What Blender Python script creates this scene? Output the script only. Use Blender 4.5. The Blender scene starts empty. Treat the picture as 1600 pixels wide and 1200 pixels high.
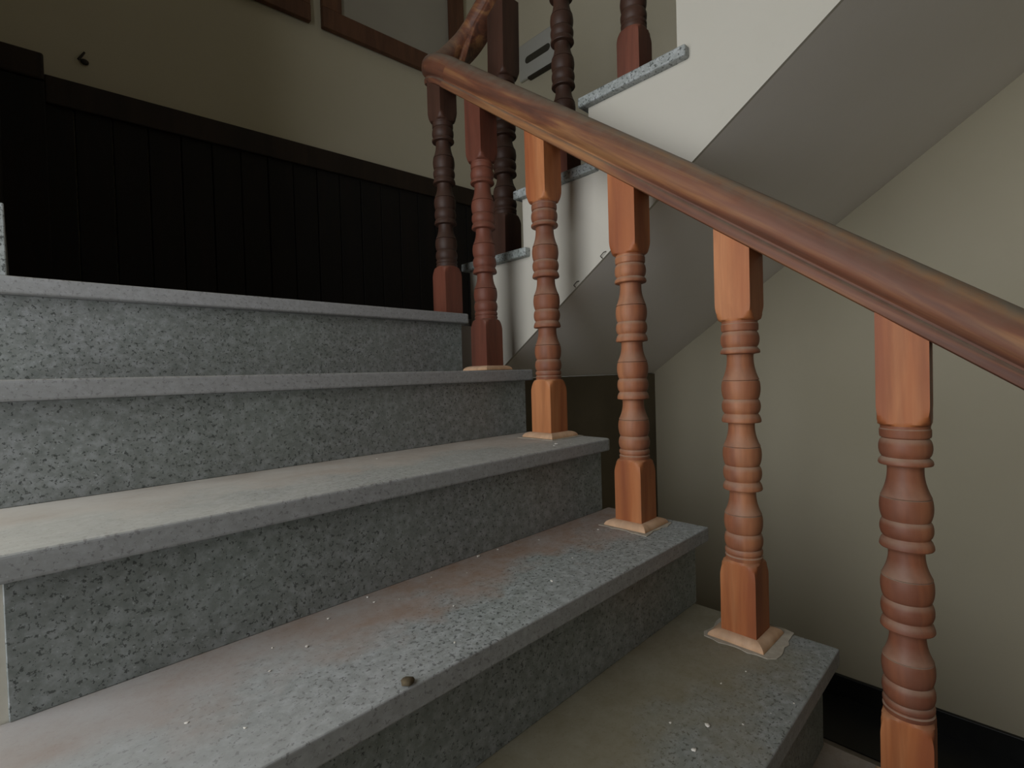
import bpy, bmesh, math, random
from mathutils import Vector, Matrix
random.seed(7)
PI = math.pi
S = bpy.context.scene
C = S.collection

# ---------------------------------------------------------------- camera
cam_d = bpy.data.cameras.new('camera'); cam = bpy.data.objects.new('camera', cam_d); C.objects.link(cam)
RT, UP, FW = (0.7112, -0.70241, -0.02845), (0.03376, -0.0063, 0.99941), (0.70218, 0.71174, -0.01923)
m = Matrix(((RT[0], UP[0], -FW[0]), (RT[1], UP[1], -FW[1]), (RT[2], UP[2], -FW[2]))).to_4x4()
m.translation = (-0.99253, -0.21973, 0.49593)
cam.matrix_world = m
cam_d.sensor_width = 36; cam_d.lens = 36 * 782.08 / 1600; cam_d.clip_start = 0.02
S.camera = cam

# ---------------------------------------------------------------- world, light, exposure
w = bpy.data.worlds.new('world'); S.world = w; w.use_nodes = True
w.node_tree.nodes['Background'].inputs[0].default_value = (0.72, 0.85, 1.0, 1)
w.node_tree.nodes['Background'].inputs[1].default_value = 1.0

def area(name, loc, direction, sx, sy, power, col):
    l = bpy.data.lights.new(name, 'AREA'); l.shape = 'RECTANGLE'; l.size = sx; l.size_y = sy
    l.energy = power; l.color = col
    o = bpy.data.objects.new(name, l); C.objects.link(o)
    o.location = loc; o.rotation_euler = Vector(direction).to_track_quat('-Z', 'Y').to_euler()
    return o
WIN = dict(y0=-0.32, y1=0.93, z0=-0.05, z1=2.00, x=-1.95)
area('window_daylight', (WIN['x'] - 0.10, (WIN['y0'] + WIN['y1']) / 2, (WIN['z0'] + WIN['z1']) / 2), (1, 0, 0),
     WIN['y1'] - WIN['y0'], WIN['z1'] - WIN['z0'], 28, (1.0, 0.985, 0.965))
FILLX = (-0.55, 0.55)
area('front_fill', (0.0, -2.35, 0.6), (0, 1, 0.0), 1.0, 2.0, 0.25, (0.85, 0.92, 1.0))  # unseen weak fill lamp added at the front; no door stands here
S.view_settings.view_transform = 'Standard'; S.view_settings.look = 'None'
S.view_settings.gamma = 1; S.view_settings.use_curve_mapping = False
S.view_settings.exposure = 0.0

# ---------------------------------------------------------------- materials
def mat(name, rough=0.6):
    m = bpy.data.materials.new(name); m.use_nodes = True
    nt = m.node_tree; b = nt.nodes['Principled BSDF']; b.inputs['Roughness'].default_value = rough
    return m, nt, b
def N(nt, t, **k):
    n = nt.nodes.new(t)
    for a, v in k.items():
        if a in n.inputs.keys(): n.inputs[a].default_value = v
        else: setattr(n, a, v)
    return n
def noise(nt, vec, scale, detail=4, rough=0.55, dist=0.0):
    n = N(nt, 'ShaderNodeTexNoise'); n.inputs['Scale'].default_value = scale; n.inputs['Detail'].default_value = detail
    n.inputs['Roughness'].default_value = rough; n.inputs['Distortion'].default_value = dist
    nt.links.new(vec, n.inputs['Vector']); return n.outputs['Fac']
def ramp(nt, fac, stops):
    r = nt.nodes.new('ShaderNodeValToRGB'); e = r.color_ramp.elements
    while len(e) < len(stops): e.new(0.5)
    for i, (p, c) in enumerate(stops):
        e[i].position = p; e[i].color = (c[0], c[1], c[2], 1) if not isinstance(c, (int, float)) else (c, c, c, 1)
    nt.links.new(fac, r.inputs[0]); return r.outputs[0]
def mix(nt, fac, a, b, mode='MIX'):
    n = nt.nodes.new('ShaderNodeMix'); n.data_type = 'RGBA'; n.blend_type = mode
    for s, v in ((0, fac), (6, a), (7, b)):
        if hasattr(v, 'links') or isinstance(v, bpy.types.NodeSocket): nt.links.new(v, n.inputs[s])
        else: n.inputs[s].default_value = v if isinstance(v, (int, float)) else (v[0], v[1], v[2], 1)
    return n.outputs[2]
def math_(nt, op, a, b=None):
    n = nt.nodes.new('ShaderNodeMath'); n.operation = op
    for i, v in enumerate((a, b)):
        if v is None: continue
        if isinstance(v, (int, float)): n.inputs[i].default_value = v
        else: nt.links.new(v, n.inputs[i])
    return n.outputs[0]
def mapping(nt, vec, scale=(1, 1, 1), rot=(0, 0, 0)):
    n = nt.nodes.new('ShaderNodeMapping'); n.inputs['Scale'].default_value = scale; n.inputs['Rotation'].default_value = rot
    nt.links.new(vec, n.inputs['Vector']); return n.outputs[0]
def bump(nt, b, h, s=0.2, d=0.002):
    n = nt.nodes.new('ShaderNodeBump'); n.inputs['Strength'].default_value = s; n.inputs['Distance'].default_value = d
    nt.links.new(h, n.inputs['Height']); nt.links.new(n.outputs[0], b.inputs['Normal'])
def rmap(nt, v, a, b_, c=0.0, d=1.0):
    n = nt.nodes.new('ShaderNodeMapRange'); n.clamp = True
    nt.links.new(v, n.inputs[0])
    for i, x in enumerate((a, b_, c, d)): n.inputs[1 + i].default_value = x
    return n.outputs[0]

def granite_color(nt, vec, dark=1.0):
    """grey granite: pale crystals, mid grey, dark flecks"""
    n1 = noise(nt, vec, 70, 4, 0.65)
    base = ramp(nt, n1, [(0.30, (0.15 * dark, 0.165 * dark, 0.160 * dark)), (0.48, (0.20 * dark, 0.215 * dark, 0.213 * dark)),
                         (0.66, (0.28 * dark, 0.295 * dark, 0.305 * dark))])
    cl = noise(nt, vec, 4.0, 3, 0.5)                       # broad clusters with more flecks
    n2 = noise(nt, vec, 165, 4, 0.7)
    thr = rmap(nt, cl, 0.35, 0.65, 0.395, 0.435)
    fl = math_(nt, 'LESS_THAN', n2, thr)
    c = mix(nt, math_(nt, 'MULTIPLY', fl, 0.85), base, (0.022, 0.026, 0.025))
    n3 = noise(nt, vec, 210, 2, 0.5)
    wf = ramp(nt, n3, [(0.66, 0.0), (0.70, 1.0)])
    c = mix(nt, math_(nt, 'MULTIPLY', wf, 0.35), c, (0.55, 0.57, 0.60))
    tint = noise(nt, vec, 2.3, 2)
    return mix(nt, rmap(nt, tint, 0.4, 0.65, 0, 0.5), c, (0.96, 1.04, 0.97), 'MULTIPLY')

def make_granite(name, dusty, dustcol=(0.36, 0.34, 0.31), browncol=(0.21, 0.135, 0.085), dark=1.0, veil=0.3, rough=0.55, brown=0.8, d0=0.10, d1=0.2):
    m, nt, b = mat(name, rough)
    tc = nt.nodes.new('ShaderNodeTexCoord'); vec = tc.outputs['Object']
    c = granite_color(nt, vec, dark)
    if dusty:
        geo = nt.nodes.new('ShaderNodeNewGeometry'); sn = nt.nodes.new('ShaderNodeSeparateXYZ'); nt.links.new(geo.outputs['True Normal'], sn.inputs[0])
        so = nt.nodes.new('ShaderNodeSeparateXYZ'); nt.links.new(vec, so.inputs[0])
        up = rmap(nt, sn.outputs[2], 0.5, 0.9)
        nb = noise(nt, vec, 7, 4, 0.6)
        # loose dirt swept against the riser: broad wavy-edged band
        yy = math_(nt, 'ADD', so.outputs[1], math_(nt, 'MULTIPLY', math_(nt, 'SUBTRACT', nb, 0.5), 0.34))
        back = math_(nt, 'MULTIPLY', rmap(nt, yy, d0, d1), up)
        patchy = noise(nt, vec, 16, 5, 0.65)
        dirt = mix(nt, rmap(nt, patchy, 0.35, 0.65), browncol, tuple(0.5 * x + 0.5 * y for x, y in zip(browncol, dustcol)))
        # pale dust, thicker towards the left end of the tread
        left = rmap(nt, so.outputs[0], -1.0, -0.55, 0.75, veil)
        n5 = noise(nt, vec, 9, 5, 0.6)
        pale = math_(nt, 'MULTIPLY', math_(nt, 'MULTIPLY', left, up), rmap(nt, n5, 0.25, 0.6, 0.55, 1.0))
        c = mix(nt, math_(nt, 'MULTIPLY', back, brown), c, dirt)
        c = mix(nt, pale, c, dustcol)
        # worn, scuffed sawn edge
        side = math_(nt, 'SUBTRACT', 1.0, up)
        c = mix(nt, math_(nt, 'MULTIPLY', side, 0.55), c, (0.30, 0.295, 0.305))
        b.inputs['Roughness'].default_value = 0.75
    else:
        n5 = noise(nt, vec, 5, 4, 0.6)
        c = mix(nt, rmap(nt, n5, 0.4, 0.7, 0.0, 0.3), c, (0.16, 0.175, 0.165))
    nt.links.new(c, b.inputs['Base Color'])
    bump(nt, b, noise(nt, vec, 160, 2), 0.12, 0.001)
    return m

G_RISER = make_granite('granite_riser', False, dark=0.92, rough=0.45)
G_TREADS = {
    -3: make_granite('granite_tread_lowest', True),
    0: make_granite('granite_tread_olive_dust', True, dustcol=(0.27, 0.26, 0.20), browncol=(0.17, 0.145, 0.085), veil=0.12, brown=0.9, d0=0.02, d1=0.15),
    1: make_granite('granite_tread_brown_dirt', True, dustcol=(0.42, 0.42, 0.42), browncol=(0.27, 0.15, 0.085), veil=0.06, dark=1.35, d0=0.10, d1=0.17),
    2: make_granite('granite_tread_pale_dust', True, dustcol=(0.58, 0.565, 0.52), browncol=(0.33, 0.24, 0.18), veil=0.40, dark=1.2, brown=0.8, d0=0.09, d1=0.16),
    3: make_granite('granite_tread_plain', True, veil=0.5),
}
G_SLAB = make_granite('granite_slab_pale', False, dark=1.5, rough=0.5)

def plaster(name, col, var=0.06, rough=0.85):
    m, nt, b = mat(name, rough)
    tc = nt.nodes.new('ShaderNodeTexCoord'); vec = tc.outputs['Object']
    n = noise(nt, vec, 1.7, 5, 0.6)
    c = mix(nt, rmap(nt, n, 0.35, 0.7), col, tuple(x * (1 - var) for x in (col[0], col[1] * 1.0, col[2] * 0.97)))
    n2 = noise(nt, vec, 23, 5, 0.7)
    c = mix(nt, rmap(nt, n2, 0.60, 0.75, 0, 0.10), c, tuple(x * 0.75 for x in col))
    nt.links.new(c, b.inputs['Base Color'])
    bump(nt, b, noise(nt, vec, 45, 6, 0.6), 0.12, 0.003)
    return m
P_BEIGE = plaster('plaster_beige', (0.56, 0.515, 0.395))
P_WHITE = plaster('plaster_white', (0.50, 0.48, 0.425), 0.05)
P_SOFFIT = plaster('plaster_soffit', (0.80, 0.77, 0.75), 0.05)
P_CEIL = plaster('plaster_ceiling', (0.6, 0.58, 0.54))
P_CORE = plaster('cement_grey', (0.22, 0.19, 0.17))
P_UNDER = plaster('stained_brown_board', (0.14, 0.115, 0.075), 0.35)

def wood(name, c0, c1, c2, rough=0.5, dust=0.35, dustcol=(0.36, 0.30, 0.25), axis='Z', ring=1.0):
    m, nt, b = mat(name, rough)
    tc = nt.nodes.new('ShaderNodeTexCoord'); vec = tc.outputs['Object']
    oi = nt.nodes.new('ShaderNodeObjectInfo')
    add = nt.nodes.new('ShaderNodeVectorMath'); add.operation = 'ADD'
    cmb = nt.nodes.new('ShaderNodeCombineXYZ'); nt.links.new(math_(nt, 'MULTIPLY', oi.outputs['Random'], 7.0), cmb.inputs[0]); nt.links.new(math_(nt, 'MULTIPLY', oi.outputs['Random'], 3.0), cmb.inputs[2])
    nt.links.new(vec, add.inputs[0]); nt.links.new(cmb.outputs[0], add.inputs[1]); v = add.outputs[0]
    sc = (1, 1, 0.09) if axis == 'Z' else (1, 0.05, 1)
    if axis != 'Z': v = mapping(nt, v, (1, 1, 1), (-math.atan(0.745), 0, 0))
    v2 = mapping(nt, v, sc)
    g = noise(nt, v2, 45, 5, 0.6, 0.6)
    g2 = noise(nt, v2, 9 if axis == 'Z' else 24, 4, 0.6, 1.0)
    c = ramp(nt, g2, [(0.36, c0), (0.5, c1), (0.64, c2)])
    c = mix(nt, rmap(nt, g, 0.42, 0.62, 0.0, 0.30), c, tuple(x * 0.55 for x in c0))
    geo = nt.nodes.new('ShaderNodeNewGeometry'); sn = nt.nodes.new('ShaderNodeSeparateXYZ'); nt.links.new(geo.outputs['Normal'], sn.inputs[0])
    up = rmap(nt, sn.outputs[2], 0.15, 0.75, 0.0, 1.0)
    dn = noise(nt, v, 30, 4, 0.6)
    d = math_(nt, 'MULTIPLY', math_(nt, 'ADD', math_(nt, 'MULTIPLY', up, dust * 1.3), dust * 0.22), rmap(nt, dn, 0.3, 0.65, 0.5, 1.0))
    c = mix(nt, d, c, dustcol)
    nt.links.new(c, b.inputs['Base Color'])
    b.inputs['Specular IOR Level'].default_value = 0.35
    bump(nt, b, g, 0.12, 0.001)
    return m
W_BAL = wood('wood_baluster', (0.16, 0.043, 0.019), (0.26, 0.082, 0.034), (0.38, 0.145, 0.06), 0.55, 0.60, (0.33, 0.25, 0.185))
W_BLOCK = wood('wood_block', (0.27, 0.072, 0.022), (0.38, 0.122, 0.038), (0.48, 0.19, 0.072), 0.55, 0.25, (0.38, 0.26, 0.17))
W_RAIL = wood('wood_handrail', (0.085, 0.026, 0.015), (0.17, 0.056, 0.026), (0.33, 0.15, 0.055), 0.55, 0.68, (0.17, 0.14, 0.105), 'Y')
W_SHADE = wood('wood_baluster_shade_dark', (0.035, 0.015, 0.009), (0.052, 0.022, 0.013), (0.075, 0.032, 0.02), 0.55, 0.25, (0.12, 0.09, 0.07))  # baluster wood darkened in its colour to stand in for shade
W_SHADERED = wood('wood_baluster_shade_red', (0.085, 0.026, 0.015), (0.13, 0.037, 0.021), (0.17, 0.052, 0.03), 0.55, 0.25, (0.17, 0.12, 0.09))  # redder baluster wood, also with shade put into the colour
W_BARE = wood('wood_bare_moulding', (0.50, 0.28, 0.15), (0.58, 0.35, 0.20), (0.66, 0.42, 0.26), 0.65, 0.2, (0.5, 0.42, 0.34))
W_FRAME = wood('wood_window_frame', (0.09, 0.035, 0.016), (0.12, 0.05, 0.024), (0.15, 0.065, 0.03), 0.55, 0.1)
W_DARK = wood('wood_dark_panelling', (0.004, 0.0028, 0.002), (0.006, 0.004, 0.0028), (0.009, 0.005, 0.0035), 0.7, 0.04, (0.02, 0.015, 0.01))
W_DARK2 = wood('wood_dark_rail', (0.016, 0.009, 0.005), (0.022, 0.012, 0.007), (0.03, 0.016, 0.009), 0.6, 0.08, (0.05, 0.04, 0.03))

def simple(name, col, rough=0.5, metal=0.0, sc=60, var=0.3):
    m, nt, b = mat(name, rough); b.inputs['Metallic'].default_value = metal
    tc = nt.nodes.new('ShaderNodeTexCoord')
    n = noise(nt, tc.outputs['Object'], sc, 3)
    nt.links.new(mix(nt, rmap(nt, n, 0.3, 0.7), col, tuple(x * (1 - var) for x in col)), b.inputs['Base Color'])
    return m
M_BLACK = simple('black_stone', (0.012, 0.013, 0.013), 0.35, 0, 20, 0.5)
M_FLOOR = simple('brown_floor_stone', (0.24, 0.21, 0.18), 0.5, 0, 40, 0.2)
M_GLASS = simple('dull_obscured_glass', (0.36, 0.335, 0.28), 0.6, 0, 3, 0.1)
M_PLATE = simple('pale_plastic', (0.50, 0.50, 0.46), 0.5, 0, 5, 0.08)
M_HOLE = simple('dark_cavity', (0.05, 0.045, 0.03), 0.9)
M_CHIP = simple('plaster_chip_white', (0.75, 0.72, 0.66), 0.9, 0, 200, 0.2)
M_PEB = simple('brown_pebble', (0.10, 0.075, 0.04), 0.9, 0, 300, 0.4)
M_GROUT = simple('mortar_smear', (0.42, 0.38, 0.31), 0.95, 0, 60, 0.25)
M_IRON = simple('dark_iron', (0.05, 0.04, 0.03), 0.6, 0.4)

# ---------------------------------------------------------------- helpers
def link(name, bm, m, parent=None, origin=(0, 0, 0), smooth=False, kind=None):
    """bm is in world coordinates; the object's origin is put at `origin` (world)."""
    bmesh.ops.recalc_face_normals(bm, faces=bm.faces)
    o3 = Vector(origin)
    for v in bm.verts: v.co -= o3
    me = bpy.data.meshes.new(name); bm.to_mesh(me); bm.free()
    me.materials.append(m)
    if smooth:
        for p in me.polygons: p.use_smooth = True
        try: me.set_sharp_from_angle(angle=math.radians(smooth if smooth is not True else 40))
        except Exception: pass
    o = bpy.data.objects.new(name, me); C.objects.link(o)
    if parent:
        o.parent = parent; o.location = o3 - abs_loc(parent)
    else: o.location = o3
    if kind: o['kind'] = kind
    return o
def abs_loc(o):
    v = Vector((0, 0, 0))
    while o: v += o.location; o = o.parent
    return v
def thing(name, label, cat, loc=(0, 0, 0), group=None):
    o = bpy.data.objects.new(name, None); C.objects.link(o); o.location = loc; o.empty_display_size = 0.05
    o['label'] = label; o['category'] = cat
    if group: o['group'] = group
    return o
def tag(o, label, cat, group=None):
    o['label'] = label; o['category'] = cat
    if group: o['group'] = group
    return o
def box(bm, x0, x1, y0, y1, z0, z1, bev=0.0, seg=2):
    b2 = bmesh.new()
    bmesh.ops.create_cube(b2, size=1)
    for v in b2.verts:
        v.co = (x0 if v.co.x < 0 else x1, y0 if v.co.y < 0 else y1, z0 if v.co.z < 0 else z1)
    if bev: bmesh.ops.bevel(b2, geom=b2.edges[:], offset=bev, segments=seg, affect='EDGES', profile=0.5)
    me = bpy.data.meshes.new('tmp'); b2.to_mesh(me); b2.free(); bm.from_mesh(me); bpy.data.meshes.remove(me)
    return bm
def prism(poly, axis, a, b):
    """extrude polygon (list of 2D) along axis ('x': poly in y,z ; 'y': x,z ; 'z': x,y)"""
    bm = bmesh.new()
    def p3(p, t):
        return {'x': (t, p[0], p[1]), 'y': (p[0], t, p[1]), 'z': (p[0], p[1], t)}[axis]
    A = [bm.verts.new(p3(p, a)) for p in poly]; B = [bm.verts.new(p3(p, b)) for p in poly]
    bm.faces.new(A); bm.faces.new(B[::-1])
    n = len(poly)
    for i in range(n): bm.faces.new((A[i], A[(i + 1) % n], B[(i + 1) % n], B[i]))
    return bm

# ---------------------------------------------------------------- measurements (metres)
R_, GO, T = 0.17, 0.23295, 0.0287
XL, XW = -1.035, 1.055                                      # left end of treads, right wall
off = {0: (0.0025, 0.0011, 0.0056), 1: (0.0206, 0.0034, -0.0035), 2: (0.0023, -0.0087, -0.0014), 3: (-0.0036, -0.0035, -0.0023), 4: (-0.0217, 0.0064, 0.0012)}
def nose(k):
    d = off.get(k, (0.002, 0, 0)); return d[0], k * GO + d[1], k * R_ + d[2]
FLOOR = -0.68
X2, Y2, Z2, G2 = 0.0498, 1.0566, 0.8581, 0.24315            # upper flight
CEIL = 3.3
YB = 1.86; YAW = math.radians(-4)                           # back wall at the right corner, slightly skewed
def yb(x): return YB + (x - XW) * math.tan(YAW)

# ---------------------------------------------------------------- structure
o = link('floor', box(bmesh.new(), -2.3, 1.2, -2.5, 2.2, FLOOR - 0.1, FLOOR), M_FLOOR, kind='structure')
link('ceiling', box(bmesh.new(), -2.3, 1.2, -2.5, 2.2, CEIL, CEIL + 0.1), P_CEIL, kind='structure')
link('wall_right', box(bmesh.new(), XW, XW + 0.12, -2.5, 2.2, FLOOR, CEIL), P_BEIGE, kind='structure')
link('wall_back', prism([(-1.2, yb(-1.2)), (XW, yb(XW)), (XW, yb(XW) + 0.3), (-1.2, yb(-1.2) + 0.15)], 'z', 0.45, CEIL), P_BEIGE, kind='structure')
link('wall_left', box(bmesh.new(), -1.14, -1.018, 0.99, 2.10, FLOOR, CEIL), P_BEIGE, kind='structure')
# alcove at the left with the daylight window
bm = bmesh.new(); xw0, xw1 = WIN['x'] - 0.12, WIN['x']
box(bm, xw0, xw1, -2.5, WIN['y0'], FLOOR, CEIL); box(bm, xw0, xw1, WIN['y1'], 1.0, FLOOR, CEIL)
box(bm, xw0, xw1, WIN['y0'], WIN['y1'], FLOOR, WIN['z0']); box(bm, xw0, xw1, WIN['y0'], WIN['y1'], WIN['z1'], CEIL)
link('wall_far_left', bm, P_BEIGE, kind='structure')
link('wall_alcove', box(bmesh.new(), WIN['x'], -1.14, 0.99, 1.10, FLOOR, CEIL), P_BEIGE, kind='structure')
link('wall_front', box(bmesh.new(), -2.3, 1.2, -2.6, -2.5, FLOOR, CEIL), P_BEIGE, kind='structure')
# wall closing the space under the landing
link('wall_lower', box(bmesh.new(), 0.0, XW, 0.9365, 1.0, FLOOR, 0.481), P_UNDER, kind='structure')
o = link('baseboard_right', box(bmesh.new(), XW - 0.014, XW, -2.5, 0.9365, FLOOR, -0.602, 0.003), M_BLACK, kind='structure')
o = link('trim_1', box(bmesh.new(), 0.78, XW - 0.014, -2.5, 0.9365, FLOOR, FLOOR + 0.004), M_BLACK, kind='structure')
o = link('baseboard_left', box(bmesh.new(), -1.018, -0.999, 0.945, 1.97, 0.68, 0.800, 0.002), G_SLAB, kind='structure')

# ---------------------------------------------------------------- lower flight
st = thing('staircase', 'lower flight of grey speckled granite steps with dusty treads and projecting nosings', 'stairs', (-0.5, 0, FLOOR))
def slab(x0, x1, y0, y1, z0, z1, corner=0.004, bev=0.004):
    pts = [(x0, y0), (x1, y0), (x1, y1), (x0, y1)]
    bm = bmesh.new()
    box(bm, x0, x1, y0, y1, z0, z1)
    ve = [e for e in bm.edges if abs(e.verts[0].co.z - e.verts[1].co.z) > 1e-5 and e.verts[0].co.x > x1 - 1e-5 and e.verts[0].co.y < y0 + 1e-5]
    if corner < 0.006:
        bmesh.ops.bevel(bm, geom=bm.edges[:], offset=0.0025, segments=3, affect='EDGES', profile=0.5); return bm
    if corner > 0: bmesh.ops.bevel(bm, geom=ve, offset=corner, segments=5, affect='EDGES', profile=0.5)
    he = [e for e in bm.edges if abs(e.verts[0].co.z - e.verts[1].co.z) < 1e-5]
    bmesh.ops.bevel(bm, geom=he, offset=bev, segments=3, affect='EDGES', profile=0.5)
    return bm
corner = {0: 0.002, 1: 0.003, 2: 0.016, 3: 0.01, 4: 0.008}
for k in range(-3, 4):
    x, y, z = nose(k); xn, yn, zn = nose(k + 1)
    o = link('tread', slab(XL, x, y, yn + 0.028, z - T, z, corner.get(k, 0.003)), G_TREADS.get(k, G_TREADS[-3]), st, (0, y, z))
    if k == 2: o['label'] = 'granite tread covered in pale dust'
    if k == 1: o['label'] = 'granite tread with brown dirt along its back'
    if k == 0: o['label'] = 'granite tread filmed with olive dust'
for k in range(-3, 5):
    x, y, z = nose(k); xp, yp, zp = nose(k - 1)
    if k == -3: zp = FLOOR
    link('riser', box(bmesh.new(), -1.034 if k > 2 else -1.010, x - 0.012, y + 0.024, y + 0.040, zp, z - T, 0.001, 1), G_RISER, st, (0.13 * k, y, z))
# masonry body under the steps (its left end is white plaster)
poly = []
for k in range(-3, 5):
    x, y, z = nose(k); zp = FLOOR if k == -3 else nose(k - 1)[2]
    poly += [(y + 0.040, zp - (0 if k == -3 else T)), (y + 0.040, z - T)]
poly += [(0.9992, nose(4)[2] - T), (0.9992, FLOOR)]
link('stair_body', prism(poly, 'x', -1.008, -0.024), P_CORE, st)
poly2 = [(a - (0.012 if i < len(poly) - 2 else 0), b) for i, (a, b) in enumerate(poly)]
poly2 = [p for p in poly2[:12]] + [(poly2[11][0] + 0.15, poly2[11][1]), (poly2[11][0] + 0.15, FLOOR)]
o = link('side_plaster', prism(poly2, 'x', -1.034, -1.0101), P_WHITE, st); o['label'] = 'white plastered edge at the left end of the risers'

# landing
ld = thing('landing', 'grey granite landing slab edge at the top of the lower steps', 'landing', (0, 1.4, 0.5))
x4, y4, z4 = nose(4)
link('landing_slab', slab(XL, x4, y4, 1.2, z4 - T, z4, corner[4]), G_TREADS[3], ld, (0, y4, z4))
bm = bmesh.new(); box(bm, -1.017, XW - 0.001, 1.2005, yb(-0.999) - 0.135, z4 - T, z4)
link('landing_slab', bm, G_TREADS[3], ld, (0, 1.2, z4))
bm = bmesh.new(); box(bm, x4 + 0.0005, XW - 0.001, 1.045, 1.2, z4 - T, z4)
link('landing_slab', bm, G_TREADS[3], ld, (0, 1.045, z4))
bm = bmesh.new(); box(bm, -1.017, XW - 0.001, 1.0005, 1.80, 0.485, z4 - T - 0.0005)
link('landing_body', bm, P_CORE, ld)

# ---------------------------------------------------------------- upper flight
su = thing('staircase', 'upper flight rising over the lower steps with white plastered side and sloping underside', 'stairs', (0.5, 1.0, 0.68))
off2 = {0: (-0.0012, 0.0007, 0.0011), 1: (0.0007, -0.0008, 0.0001), 2: (0.0005, 0.0001, -0.0009)}
NU = 9
def nose2(j):
    d = off2.get(j, (0, 0, 0)); return X2 + d[0], Y2 - j * G2 + d[1], Z2 + j * R_ + d[2]
for j in range(NU):
    x, y, z = nose2(j)
    bm = box(bmesh.new(), x, XW - 0.001, y - 0.2905, y, z - 0.025, z, 0.004)
    link('tread', bm, G_SLAB, su, (0.3 * j, y, z))
    zb = 0.68 if j == 0 else nose2(j - 1)[2]
    bm = box(bmesh.new(), x + 0.030, XW - 0.001, y - 0.036, y - 0.022, zb + 0.0005, z - 0.0255)
    link('riser', bm, G_RISER, su, (0.3 * j, y, z))
SOF = 0.697
def sof(y): return 0.483 + SOF * (0.946 - y)
top = []
for j in range(NU):
    x, y, z = nose2(j); zb = 0.6795 if j == 0 else nose2(j - 1)[2] - 0.0255
    top += [(y - 0.020, zb), (y - 0.020, z - 0.0255)]
yend = Y2 - NU * G2
poly = [(1.0366, 0.486)] + top[0:] + [(yend, top[-1][1]), (yend, sof(yend)), (0.946, sof(0.946))]
o = link('side_plaster', prism([(a, b) for a, b in poly], 'x', X2 + 0.020, X2 + 0.028), P_WHITE, su); o['label'] = 'white plastered stepped side face'
top2 = [(a - 0.017, b) for a, b in top]
poly = [(1.0196, 0.486)] + top2 + [(yend, top2[-1][1]), (yend, sof(yend) + 0.006), (0.946, sof(0.946) + 0.006)]
link('stair_body', prism(poly, 'x', X2 + 0.0281, XW - 0.001), P_CORE, su)
poly = [(0.945, sof(0.945)), (yend, sof(yend)), (yend, sof(yend) + 0.0055), (0.945, sof(0.945) + 0.0055)]
o = link('soffit', prism(poly, 'x', X2 + 0.0282, XW - 0.001), P_SOFFIT, su); o['label'] = 'smooth grey painted underside'

# ---------------------------------------------------------------- balusters
A = 0.0310                                                   # half side of the square blocks
def prof():
    P = []
    z = lambda py: 0.575 - (py - 660) * 0.000933
    def add(py, r): P.append((z(py), r))
    add(1123, 0.0306)
    for a, r in ((1119, .0316), (1116, .0318), (1114, .0300), (1112, .0300), (1110, .0316), (1105, .0318), (1101, .0298)): add(a, r)
    def bead(s, h):
        for t in range(0, 9):
            a = t / 8; add(s - h * a, .0282 + .0043 * math.sin(PI * a) ** 0.6)
    def cup(s, h):                                          # rounds in at its foot, almost straight at its top
        for t in range(0, 9):
            a = t / 8; add(s - h * a, .0282 + .0044 * math.sin(PI * (0.03 + 0.80 * a)) ** 0.65)
    def flare(s, h):
        add(s, .0291); add(s - 0.8, .0302)
        for t in range(0, 11):
            a = t / 10; add(s - 1 - (h - 1) * a, .0222 + .0088 * max(0.0, 1 - a / 0.86) ** 1.9)
    def ring(s, h):
        add(s - 1, .0225); add(s - 2.5, .0285); add(s - 3, .0322); add(s - 5, .0332); add(s - 9, .0328); add(s - h * 0.8, .0310); add(s - h, .0284)
    def unit(s):                                            # bead, cup, flare, neck, ring
        bead(s, 30); cup(s - 31, 35); flare(s - 67, 43); ring(s - 111, 19)
    unit(1101); unit(970)
    bead(839, 28); cup(811, 35); flare(775, 48); ring(726, 15)
    bead(711, 30); add(680, .0290); add(679, .0306); add(676, .0312); add(667, .0312); add(665, .0300); add(661, .0300)
    return P
PROFILE = prof()
Z0, Z1 = PROFILE[0][0], PROFILE[-1][0]
SEG = 48
def lathe(bm, rings):
    """rings: (z, R, square half side or None, slope) -> section min(circle, square)"""
    prev = None
    for (z, R, a, sl) in rings:
        row = []
        for i in range(SEG):
            t = 2 * PI * i / SEG + PI / 4
            r = R
            if a: r = min(R, a / max(abs(math.cos(t)), abs(math.sin(t))))
            x, y = r * math.cos(t), r * math.sin(t)
            row.append(bm.verts.new((x, y, z + sl * y)))
        if prev:
            for i in range(SEG): bm.faces.new((prev[i], prev[(i + 1) % SEG], row[(i + 1) % SEG], row[i]))
        else: bm.faces.new(row[::-1])
        prev = row
    bm.faces.new(prev)
    return bm
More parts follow.
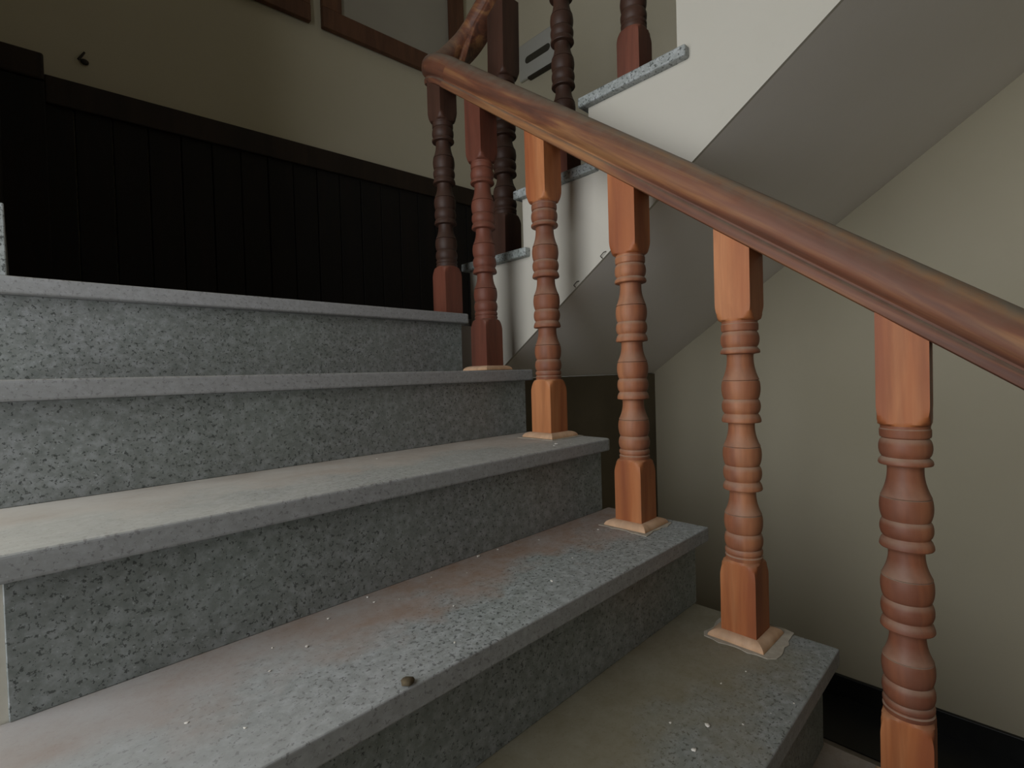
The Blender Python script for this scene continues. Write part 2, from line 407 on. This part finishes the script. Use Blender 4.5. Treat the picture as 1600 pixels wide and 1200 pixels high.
def make_meshes(htop, slope):
    out = []
    bm = bmesh.new(); rings = [(0.0, 0.05, A, 0)]
    zz = Z0 - 0.03
    rings.append((zz, 0.0438, A, 0))
    for t in range(1, 10):
        a = t / 9; rings.append((zz + 0.03 * a, 0.0306 + 0.0132 * math.sqrt(max(0, 1 - a ** 1.6)), A, 0))
    lathe(bm, rings); out.append(('base_block', bm, W_BLOCK, 0.0))
    bm = bmesh.new(); lathe(bm, [(z, r, None, 0) for z, r in PROFILE]); out.append(('turned_shaft', bm, W_BAL, 0.0))
    bm = bmesh.new(); rings = []
    for t in range(0, 10):
        a = 1 - t / 9; rings.append((Z1 + 0.03 * (1 - a), 0.0302 + 0.0136 * math.sqrt(max(0, 1 - a ** 1.6)), A, 0))
    rings.append((htop, 0.05, A, slope)); lathe(bm, rings); out.append(('top_block', bm, W_BLOCK, 0.0))
    for q in range(4):                                       # mitred quarter-round strips
        bm = bmesh.new(); w_ = 0.018; h_ = 0.014
        prev = None; sec = [(A + 0.0004, 0.0)] + [(A + w_ * math.cos(u), 0.002 + (h_ - 0.002) * math.sin(u)) for u in [i * PI / 2 / 6 for i in range(6)]] + [(A + 0.0004, h_)]
        for s_ in (-1, 1):
            row = [bm.verts.new((d, s_ * d, z)) for d, z in sec]
            if prev:
                n = len(row)
                for i in range(n): bm.faces.new((prev[i], prev[(i + 1) % n], row[(i + 1) % n], row[i]))
                bm.faces.new(prev); bm.faces.new(row[::-1])
            prev = row
        bmesh.ops.rotate(bm, verts=bm.verts, cent=(0, 0, 0), matrix=Matrix.Rotation(q * PI / 2, 3, 'Z'))
        out.append(('moulding_strip', bm, W_BARE, 0.0))
    return out
def new_baluster(label, x, y, z, htop, slope, group, rot=0.0, strips=True, mats=None, lean=(0, 0), wide=1.0):
    t = thing('baluster', label, 'baluster', (x, y, z), group)
    t.rotation_euler = (lean[0], lean[1], rot)
    for nm, bm, m_, _ in make_meshes(htop, slope):
        if nm == 'moulding_strip' and not strips: bm.free(); continue
        bmesh.ops.recalc_face_normals(bm, faces=bm.faces)
        me = bpy.data.meshes.new(nm); bm.to_mesh(me); bm.free(); me.materials.append((mats or {}).get(nm, m_))
        for p in me.polygons: p.use_smooth = True
        me.set_sharp_from_angle(angle=math.radians(32))
        c = bpy.data.objects.new(nm, me); C.objects.link(c); c.parent = t; c.scale = (wide, wide, 1)
        if nm == 'moulding_strip': c['label'] = 'pale bare wood quarter-round strip'
    return t
XB = -0.058
RS, RZ = 0.745, 0.624                                        # underside of the handrail: z = RZ + RS*y
lab = {
    -1: 'nearest and largest turned wooden baluster, cut off by the bottom of the photo',
    0: 'turned wooden baluster on the olive-dusted lowest visible tread, smeared grout at its foot',
    1: 'turned wooden baluster on the tread with brown dirt, third from the right',
    2: 'turned baluster with bright orange top block, on the pale dusty tread',
    3: 'turned baluster on the step just below the landing',
    4: 'dark turned baluster on the landing edge at the top end of the lower handrail'}
by = {-1: -0.100, 0: 0.136, 1: 0.360, 2: 0.598, 3: 0.822, 4: 0.993}
for k in range(-1, 5):
    x, y, z = nose(k)
    yy = by[k]; h = RZ + RS * yy - z
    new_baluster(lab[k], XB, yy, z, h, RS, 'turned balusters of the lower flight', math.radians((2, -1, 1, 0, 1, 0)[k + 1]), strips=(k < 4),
                 mats={4: {'top_block': W_SHADE, 'turned_shaft': W_SHADE, 'base_block': W_SHADERED}, 3: {'top_block': W_SHADERED, 'turned_shaft': W_SHADERED, 'base_block': W_SHADERED}}.get(k))
    if k in (0, 1, 2):
        bm = bmesh.new()                                     # thin grout bed squeezed out round the moulding
        pts = []
        random.seed(20 + k)
        n = 32
        for i in range(n):
            t_ = 2 * PI * i / n; rr = 0.0575 / max(abs(math.cos(t_)), abs(math.sin(t_))) * random.uniform(0.92, 1.05) + (0.012 if (k == 0 and -PI * 0.7 < (t_ - 2 * PI if t_ > PI else t_) < -0.1) else 0.0)
            pts.append((XB + rr * math.cos(t_), yy + rr * math.sin(t_)))
        o = link('mortar_bed', prism(pts, 'z', z + 0.0002, z + 0.0016), M_GROUT)
        tag(o, {0: 'wide pale mortar smear round the foot of the baluster on the olive-dusted tread', 1: 'pale mortar smear round the baluster foot on the brown-dirt tread',
                2: 'thin pale mortar smear round the baluster foot on the pale dusty tread'}[k], 'mortar', 'mortar smears round the baluster feet')
lab2 = {0: 'tall dark turned baluster on the lowest step of the upper flight',
        1: 'dark turned baluster on the second step of the upper flight, its foot behind the handrail',
        2: 'baluster on the third upper step, only its reddish base showing at the top edge'}
by2 = {0: 0.930, 1: 0.678, 2: 0.450, 3: 0.19, 4: -0.05, 5: -0.29}
UR = 0.70
X2B = 0.130
for j in range(0, 6):
    if j > 2: continue
    x, y, z = nose2(j)
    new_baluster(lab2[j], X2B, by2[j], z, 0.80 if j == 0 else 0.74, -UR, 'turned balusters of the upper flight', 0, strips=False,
                 mats={'top_block': W_SHADE, 'turned_shaft': W_SHADE, 'base_block': W_SHADE if j == 0 else W_SHADERED}, lean=(0, 0.022 if j == 0 else 0), wide=1.15 if j == 0 else 1.0)

# ---------------------------------------------------------------- handrail
hr = thing('handrail', 'grooved reddish brown wooden handrail, dusty on top, curling at its upper end', 'handrail', (XB, 0, RZ))
def rail_section():
    """(u, v): u across, v up, seen along the rail, closed, counter-clockwise"""
    half = [(0.0, 0.0), (0.031, 0.0), (0.0345, 0.002), (0.0355, 0.006), (0.0355, 0.014), (0.0335, 0.0175), (0.0305, 0.0195), (0.0300, 0.0225), (0.0330, 0.0255),
            (0.0370, 0.0300), (0.0395, 0.036), (0.0405, 0.044), (0.0395, 0.053), (0.0365, 0.062), (0.031, 0.071), (0.0235, 0.078), (0.0135, 0.083), (0.0, 0.085)]
    return half + [(-u, v) for u, v in half[-2:0:-1]]
SEC = rail_section()
def sweep(bm, pts, side=None, scale=None):
    """sweep the section along pts; section's up axis stays as vertical as it can"""
    rows = []
    for i, p in enumerate(pts):
        a = pts[max(0, i - 1)]; b = pts[min(len(pts) - 1, i + 1)]
        t = (Vector(b) - Vector(a)).normalized()
        s = t.cross(Vector((0, 0, 1)))
        if side is not None: s = Vector(side[i])
        s.normalize(); u = s.cross(t).normalized()
        k = scale[i] if scale else 1.0
        rows.append([bm.verts.new(Vector(p) + s * (a_ * k) + u * (b_ * k)) for a_, b_ in SEC])
    n = len(SEC)
    for r0, r1 in zip(rows, rows[1:]):
        for i in range(n): bm.faces.new((r0[i], r0[(i + 1) % n], r1[(i + 1) % n], r1[i]))
    bm.faces.new(rows[0][::-1]); bm.faces.new(rows[-1])
    return bm
y0_, y1_ = -1.15, 0.955
pts = [(XB, y0_ + (y1_ - y0_) * i / 40, RZ + RS * (y0_ + (y1_ - y0_) * i / 40)) for i in range(41)]
link('rail', sweep(bmesh.new(), pts), W_RAIL, hr, (XB, 0, RZ), smooth=30)
# wreath: eases over the landing baluster, turns across the well and climbs to the upper rail
def bez(P, n):
    out = []
    for i in range(n + 1):
        t = i / n; q = [Vector(p) for p in P]
        while len(q) > 1: q = [q[j].lerp(q[j + 1], t) for j in range(len(q) - 1)]
        out.append(q[0])
    return out
zt = RZ + RS * y1_
path = bez([(XB, y1_ + 0.0, zt), (XB, 0.995, zt + 0.034), (XB, 1.035, zt + 0.050), (XB + 0.035, 1.060, zt + 0.075)], 10)
path += bez([(XB + 0.035, 1.060, zt + 0.075), (XB + 0.075, 1.080, zt + 0.105), (X2B - 0.03, 1.095, zt + 0.16), (X2B, 1.06, zt + 0.235), (X2B, 1.00, zt + 0.29)], 18)[1:]
path = path + [Vector((X2B, 0.99 - 0.035 * i, zt + 0.29 + 0.0245 * i)) for i in range(1, 3)]
sides = []
for i, p in enumerate(path):
    a = path[max(0, i - 1)]; b = path[min(len(path) - 1, i + 1)]
    t = b - a; s = Vector((t.y, -t.x, 0))
    if s.length < 1e-4: s = Vector((1, 0, 0))
    sides.append(s.normalized())
o = link('gooseneck', sweep(bmesh.new(), path, sides), W_RAIL, hr, (XB, 0, RZ), smooth=30)
o['label'] = 'dusty curved turn at the top end'
zs = path[-1].z; ys = path[-1].y
pts = [(X2B, ys - 0.002 - 1.6 * i / 20, zs + 0.001 + UR * 1.6 * i / 20) for i in range(21)]
link('rail', sweep(bmesh.new(), pts), W_RAIL, hr, (X2B, 0.9, zs), smooth=30)

# ---------------------------------------------------------------- dark wood panelling on the back wall
wp = thing('wall_panelling', 'almost black vertical boarded wood panelling with a top rail behind the landing', 'panelling', (0, yb(0) - 0.02, 0.68))
def on_wall(bm, x0, x1, d0, d1, z0, z1, bev=0.0):
    """box lying on the skewed back wall; d = distance in front of it"""
    b2 = box(bmesh.new(), x0, x1, -d1, -d0, z0, z1, bev)
    for v in b2.verts: v.co.y += yb(v.co.x)
    me = bpy.data.meshes.new('tmp'); b2.to_mesh(me); b2.free(); bm.from_mesh(me); bpy.data.meshes.remove(me)
    return bm
xa = -0.93; n = 20; wdt = (1.05 - xa) / n
for i in range(n):
    x0 = xa + i * wdt
    link('board', on_wall(bmesh.new(), x0 + 0.002, x0 + wdt - 0.0008, 0.003, 0.020 + 0.001 * (i % 2), 0.682, 1.415, 0.003), W_DARK, wp, (x0, yb(x0), 0.68))
link('top_rail', on_wall(bmesh.new(), -0.90, 1.053, 0.001, 0.034, 1.410, 1.500, 0.004), W_DARK2, wp)
link('post', on_wall(bmesh.new(), -1.010, -0.900, 0.002, 0.0445, 0.682, 1.471, 0.004), W_DARK, wp)
link('post_cap', on_wall(bmesh.new(), -1.012, -0.900, 0.002, 0.052, 1.472, 1.556, 0.006), W_DARK2, wp)
# panelling continues down the left wall of the landing
lp = thing('side_panelling', 'narrow dark wood panel above the stone skirting at the far left edge', 'panelling', (-1.01, 1.4, 0.80))
for i in range(8):
    y0 = 0.95 + i * 0.12
    link('board', box(bmesh.new(), -1.0175, -1.003, y0 + 0.001, y0 + 0.119, 0.803, 1.45, 0.002), W_DARK, lp, (-1.0, y0, 0.8))
link('top_rail', box(bmesh.new(), -1.0175, -1.000, 0.95, 1.92, 1.452, 1.53, 0.003), W_DARK2, lp)

# ---------------------------------------------------------------- internal windows high on the back wall
def window(i, x0, x1, z0, z1, pane_mat, fw):
    o = link('window_%d' % i, on_wall(bmesh.new(), x0 + fw * 0.6, x1 - fw * 0.6, 0.001, 0.006, z0 + fw * 0.6, z1 - fw * 0.6), pane_mat, kind='structure')
    for nm, a in (('frame_rail', (x0, x1, z0, z0 + fw)), ('frame_rail', (x0, x1, z1 - fw, z1))):
        link(nm, on_wall(bmesh.new(), a[0], a[1], 0.007, 0.032, a[2], a[3], 0.003), W_FRAME, o)
    for a in ((x0, x0 + fw), (x1 - fw, x1)):
        link('frame_stile', on_wall(bmesh.new(), a[0], a[1], 0.007, 0.030, z0 + fw + 0.001, z1 - fw - 0.001, 0.003), W_FRAME, o)
    return o
window(1, 0.007, 0.768, 2.037, 2.95, M_GLASS, 0.088)
w2 = window(2, -0.85, -0.043, 2.037, 2.95, W_FRAME, 0.07)
for i in range(6):
    x0 = -0.775 + i * 0.11
    link('shutter_board', on_wall(bmesh.new(), x0 + 0.001, x0 + 0.109, 0.007, 0.018, 2.11, 2.87, 0.002), W_FRAME, w2)

# hook and slotted plate
bm = bmesh.new()
c = Vector((-0.796, yb(-0.796) - 0.006, 1.588))
bmesh.ops.create_uvsphere(bm, u_segments=10, v_segments=6, radius=0.012, matrix=Matrix.Translation(c) @ Matrix.Diagonal((1, 0.6, 0.8, 1)))
bmesh.ops.create_cone(bm, segments=8, radius1=0.004, radius2=0.003, depth=0.035, cap_ends=True, matrix=Matrix.Translation(c + Vector((-0.008, -0.006, 0.014))) @ Matrix.Rotation(0.5, 4, 'Y'))
tag(link('wall_hook', bm, M_IRON, smooth=40), 'small dark hook in the shadowed wall above the black panelling', 'hook')
pt = thing('slotted_plate', 'pale slotted plate fixed to the wall between the dark upper balusters', 'plate', (XW, 1.55, 2.10))
bm = box(bmesh.new(), XW - 0.022, XW - 0.001, 1.38, 1.71, 2.106, 2.30, 0.008, 3)
link('plate', bm, M_PLATE, pt, (XW, 1.5, 2.1), smooth=40)
bm = bmesh.new(); poly = []
yc0, yc1, zc, rr = 1.50, 1.64, 2.198, 0.019
for i in range(13):
    t_ = PI / 2 + PI * i / 12; poly.append((yc0 + rr * math.cos(t_), zc + rr * math.sin(t_)))
for i in range(13):
    t_ = -PI / 2 + PI * i / 12; poly.append((yc1 + rr * math.cos(t_), zc + rr * math.sin(t_)))
o = link('slot', prism(poly, 'x', XW - 0.0235, XW - 0.0205), M_HOLE, pt); o['label'] = 'long rounded dark slot'
bm = box(bmesh.new(), XW - 0.030, XW - 0.001, 1.38, 1.64, 2.092, 2.104, 0.003)
link('lower_shadow', bm, M_IRON, pt, (XW, 1.5, 2.1))  # dark strip standing in for the shadow along the plate's bottom edge

# two bent wires sticking out where the white side meets the underside
for y, lb in ((0.518, 'upper of two bent wire ends beside the bright orange topped baluster'),
              (0.605, 'lower of two bent wire ends beside the bright orange topped baluster')):
    z = sof(y); bm = bmesh.new()
    pth = [(X2 + 0.019, y, z + 0.001), (X2 + 0.013, y + 0.002, z + 0.006), (X2 + 0.013, y - 0.008, z + 0.014), (X2 + 0.018, y - 0.012, z + 0.016)]
    for a, b in zip(pth, pth[1:]):
        a, b = Vector(a), Vector(b); d = b - a
        bmesh.ops.create_cone(bm, segments=6, radius1=0.0011, radius2=0.0011, depth=d.length, cap_ends=True, matrix=Matrix.Translation((a + b) / 2) @ d.to_track_quat('Z', 'Y').to_matrix().to_4x4())
    tag(link('wire_end', bm, M_IRON), lb, 'wire', 'wire ends on the upper flight')

# ---------------------------------------------------------------- plaster crumbs
chips = {0: [(-.336, .083, 7), (-.39, .077, 6), (-.173, .093, 3), (-.23, .109, 3), (-.206, .013, 3), (-.364, .124, 4), (-.30, .05, 3), (-.25, .03, 2)],
         1: [(-.408, .472, 6), (-.36, .472, 4), (-.631, .448, 4), (-.629, .471, 4), (-.56, .35, 4), (-.141, .40, 4), (-.62, .272, 3), (-.402, .302, 5), (-.302, .34, 3),
             (-.887, .35, 3), (-.75, .40, 5), (-.78, .43, 3), (-.70, .45, 4), (-.52, .46, 3), (-.47, .43, 2), (-.85, .30, 3), (-.80, .38, 3), (-.60, .43, 2), (-.27, .45, 3), (-.90, .27, 5)],
         2: [(-.152, .50, 6), (-.17, .49, 4), (-.30, .62, 3), (-.5, .66, 3), (-.13, .475, 3)]}
protos = []
for i in range(4):
    bm = bmesh.new(); bmesh.ops.create_icosphere(bm, subdivisions=1, radius=1)
    random.seed(i)
    for v in bm.verts: v.co *= random.uniform(0.6, 1.15)
    for v in bm.verts: v.co.z = v.co.z * 0.45
    zmin = min(v.co.z for v in bm.verts)
    for v in bm.verts: v.co.z -= zmin
    me = bpy.data.meshes.new('plaster_chip'); bm.to_mesh(me); bm.free(); me.materials.append(M_CHIP); protos.append(me)
random.seed(3)
where = {0: 'on the olive-dusted lowest visible tread', 1: 'on the tread with brown dirt', 2: 'on the pale dusty tread'}
for k, L in chips.items():
    for i, (x, y, s) in enumerate(L):
        o = bpy.data.objects.new('plaster_chip', protos[i % 4]); C.objects.link(o)
        o.location = (x, y, nose(k)[2]); o.rotation_euler = (0, 0, random.uniform(0, 6)); s *= 0.00055
        o.scale = (s * random.uniform(0.8, 1.6), s, s)
        tag(o, 'tiny white plaster chip lying ' + where[k], 'plaster chip', 'plaster chips ' + where[k])
bm = bmesh.new(); bmesh.ops.create_icosphere(bm, subdivisions=2, radius=1); random.seed(5)
for v in bm.verts: v.co *= random.uniform(0.85, 1.1); v.co.z *= 0.5
zmin = min(v.co.z for v in bm.verts)
for v in bm.verts: v.co.z -= zmin
for v in bm.verts: v.co = Vector((-0.706, 0.243, nose(1)[2])) + v.co * 0.0075
tag(link('pebble', bm, M_PEB, smooth=60), 'small brown pebble near the front edge of the brown-dirt tread', 'pebble')
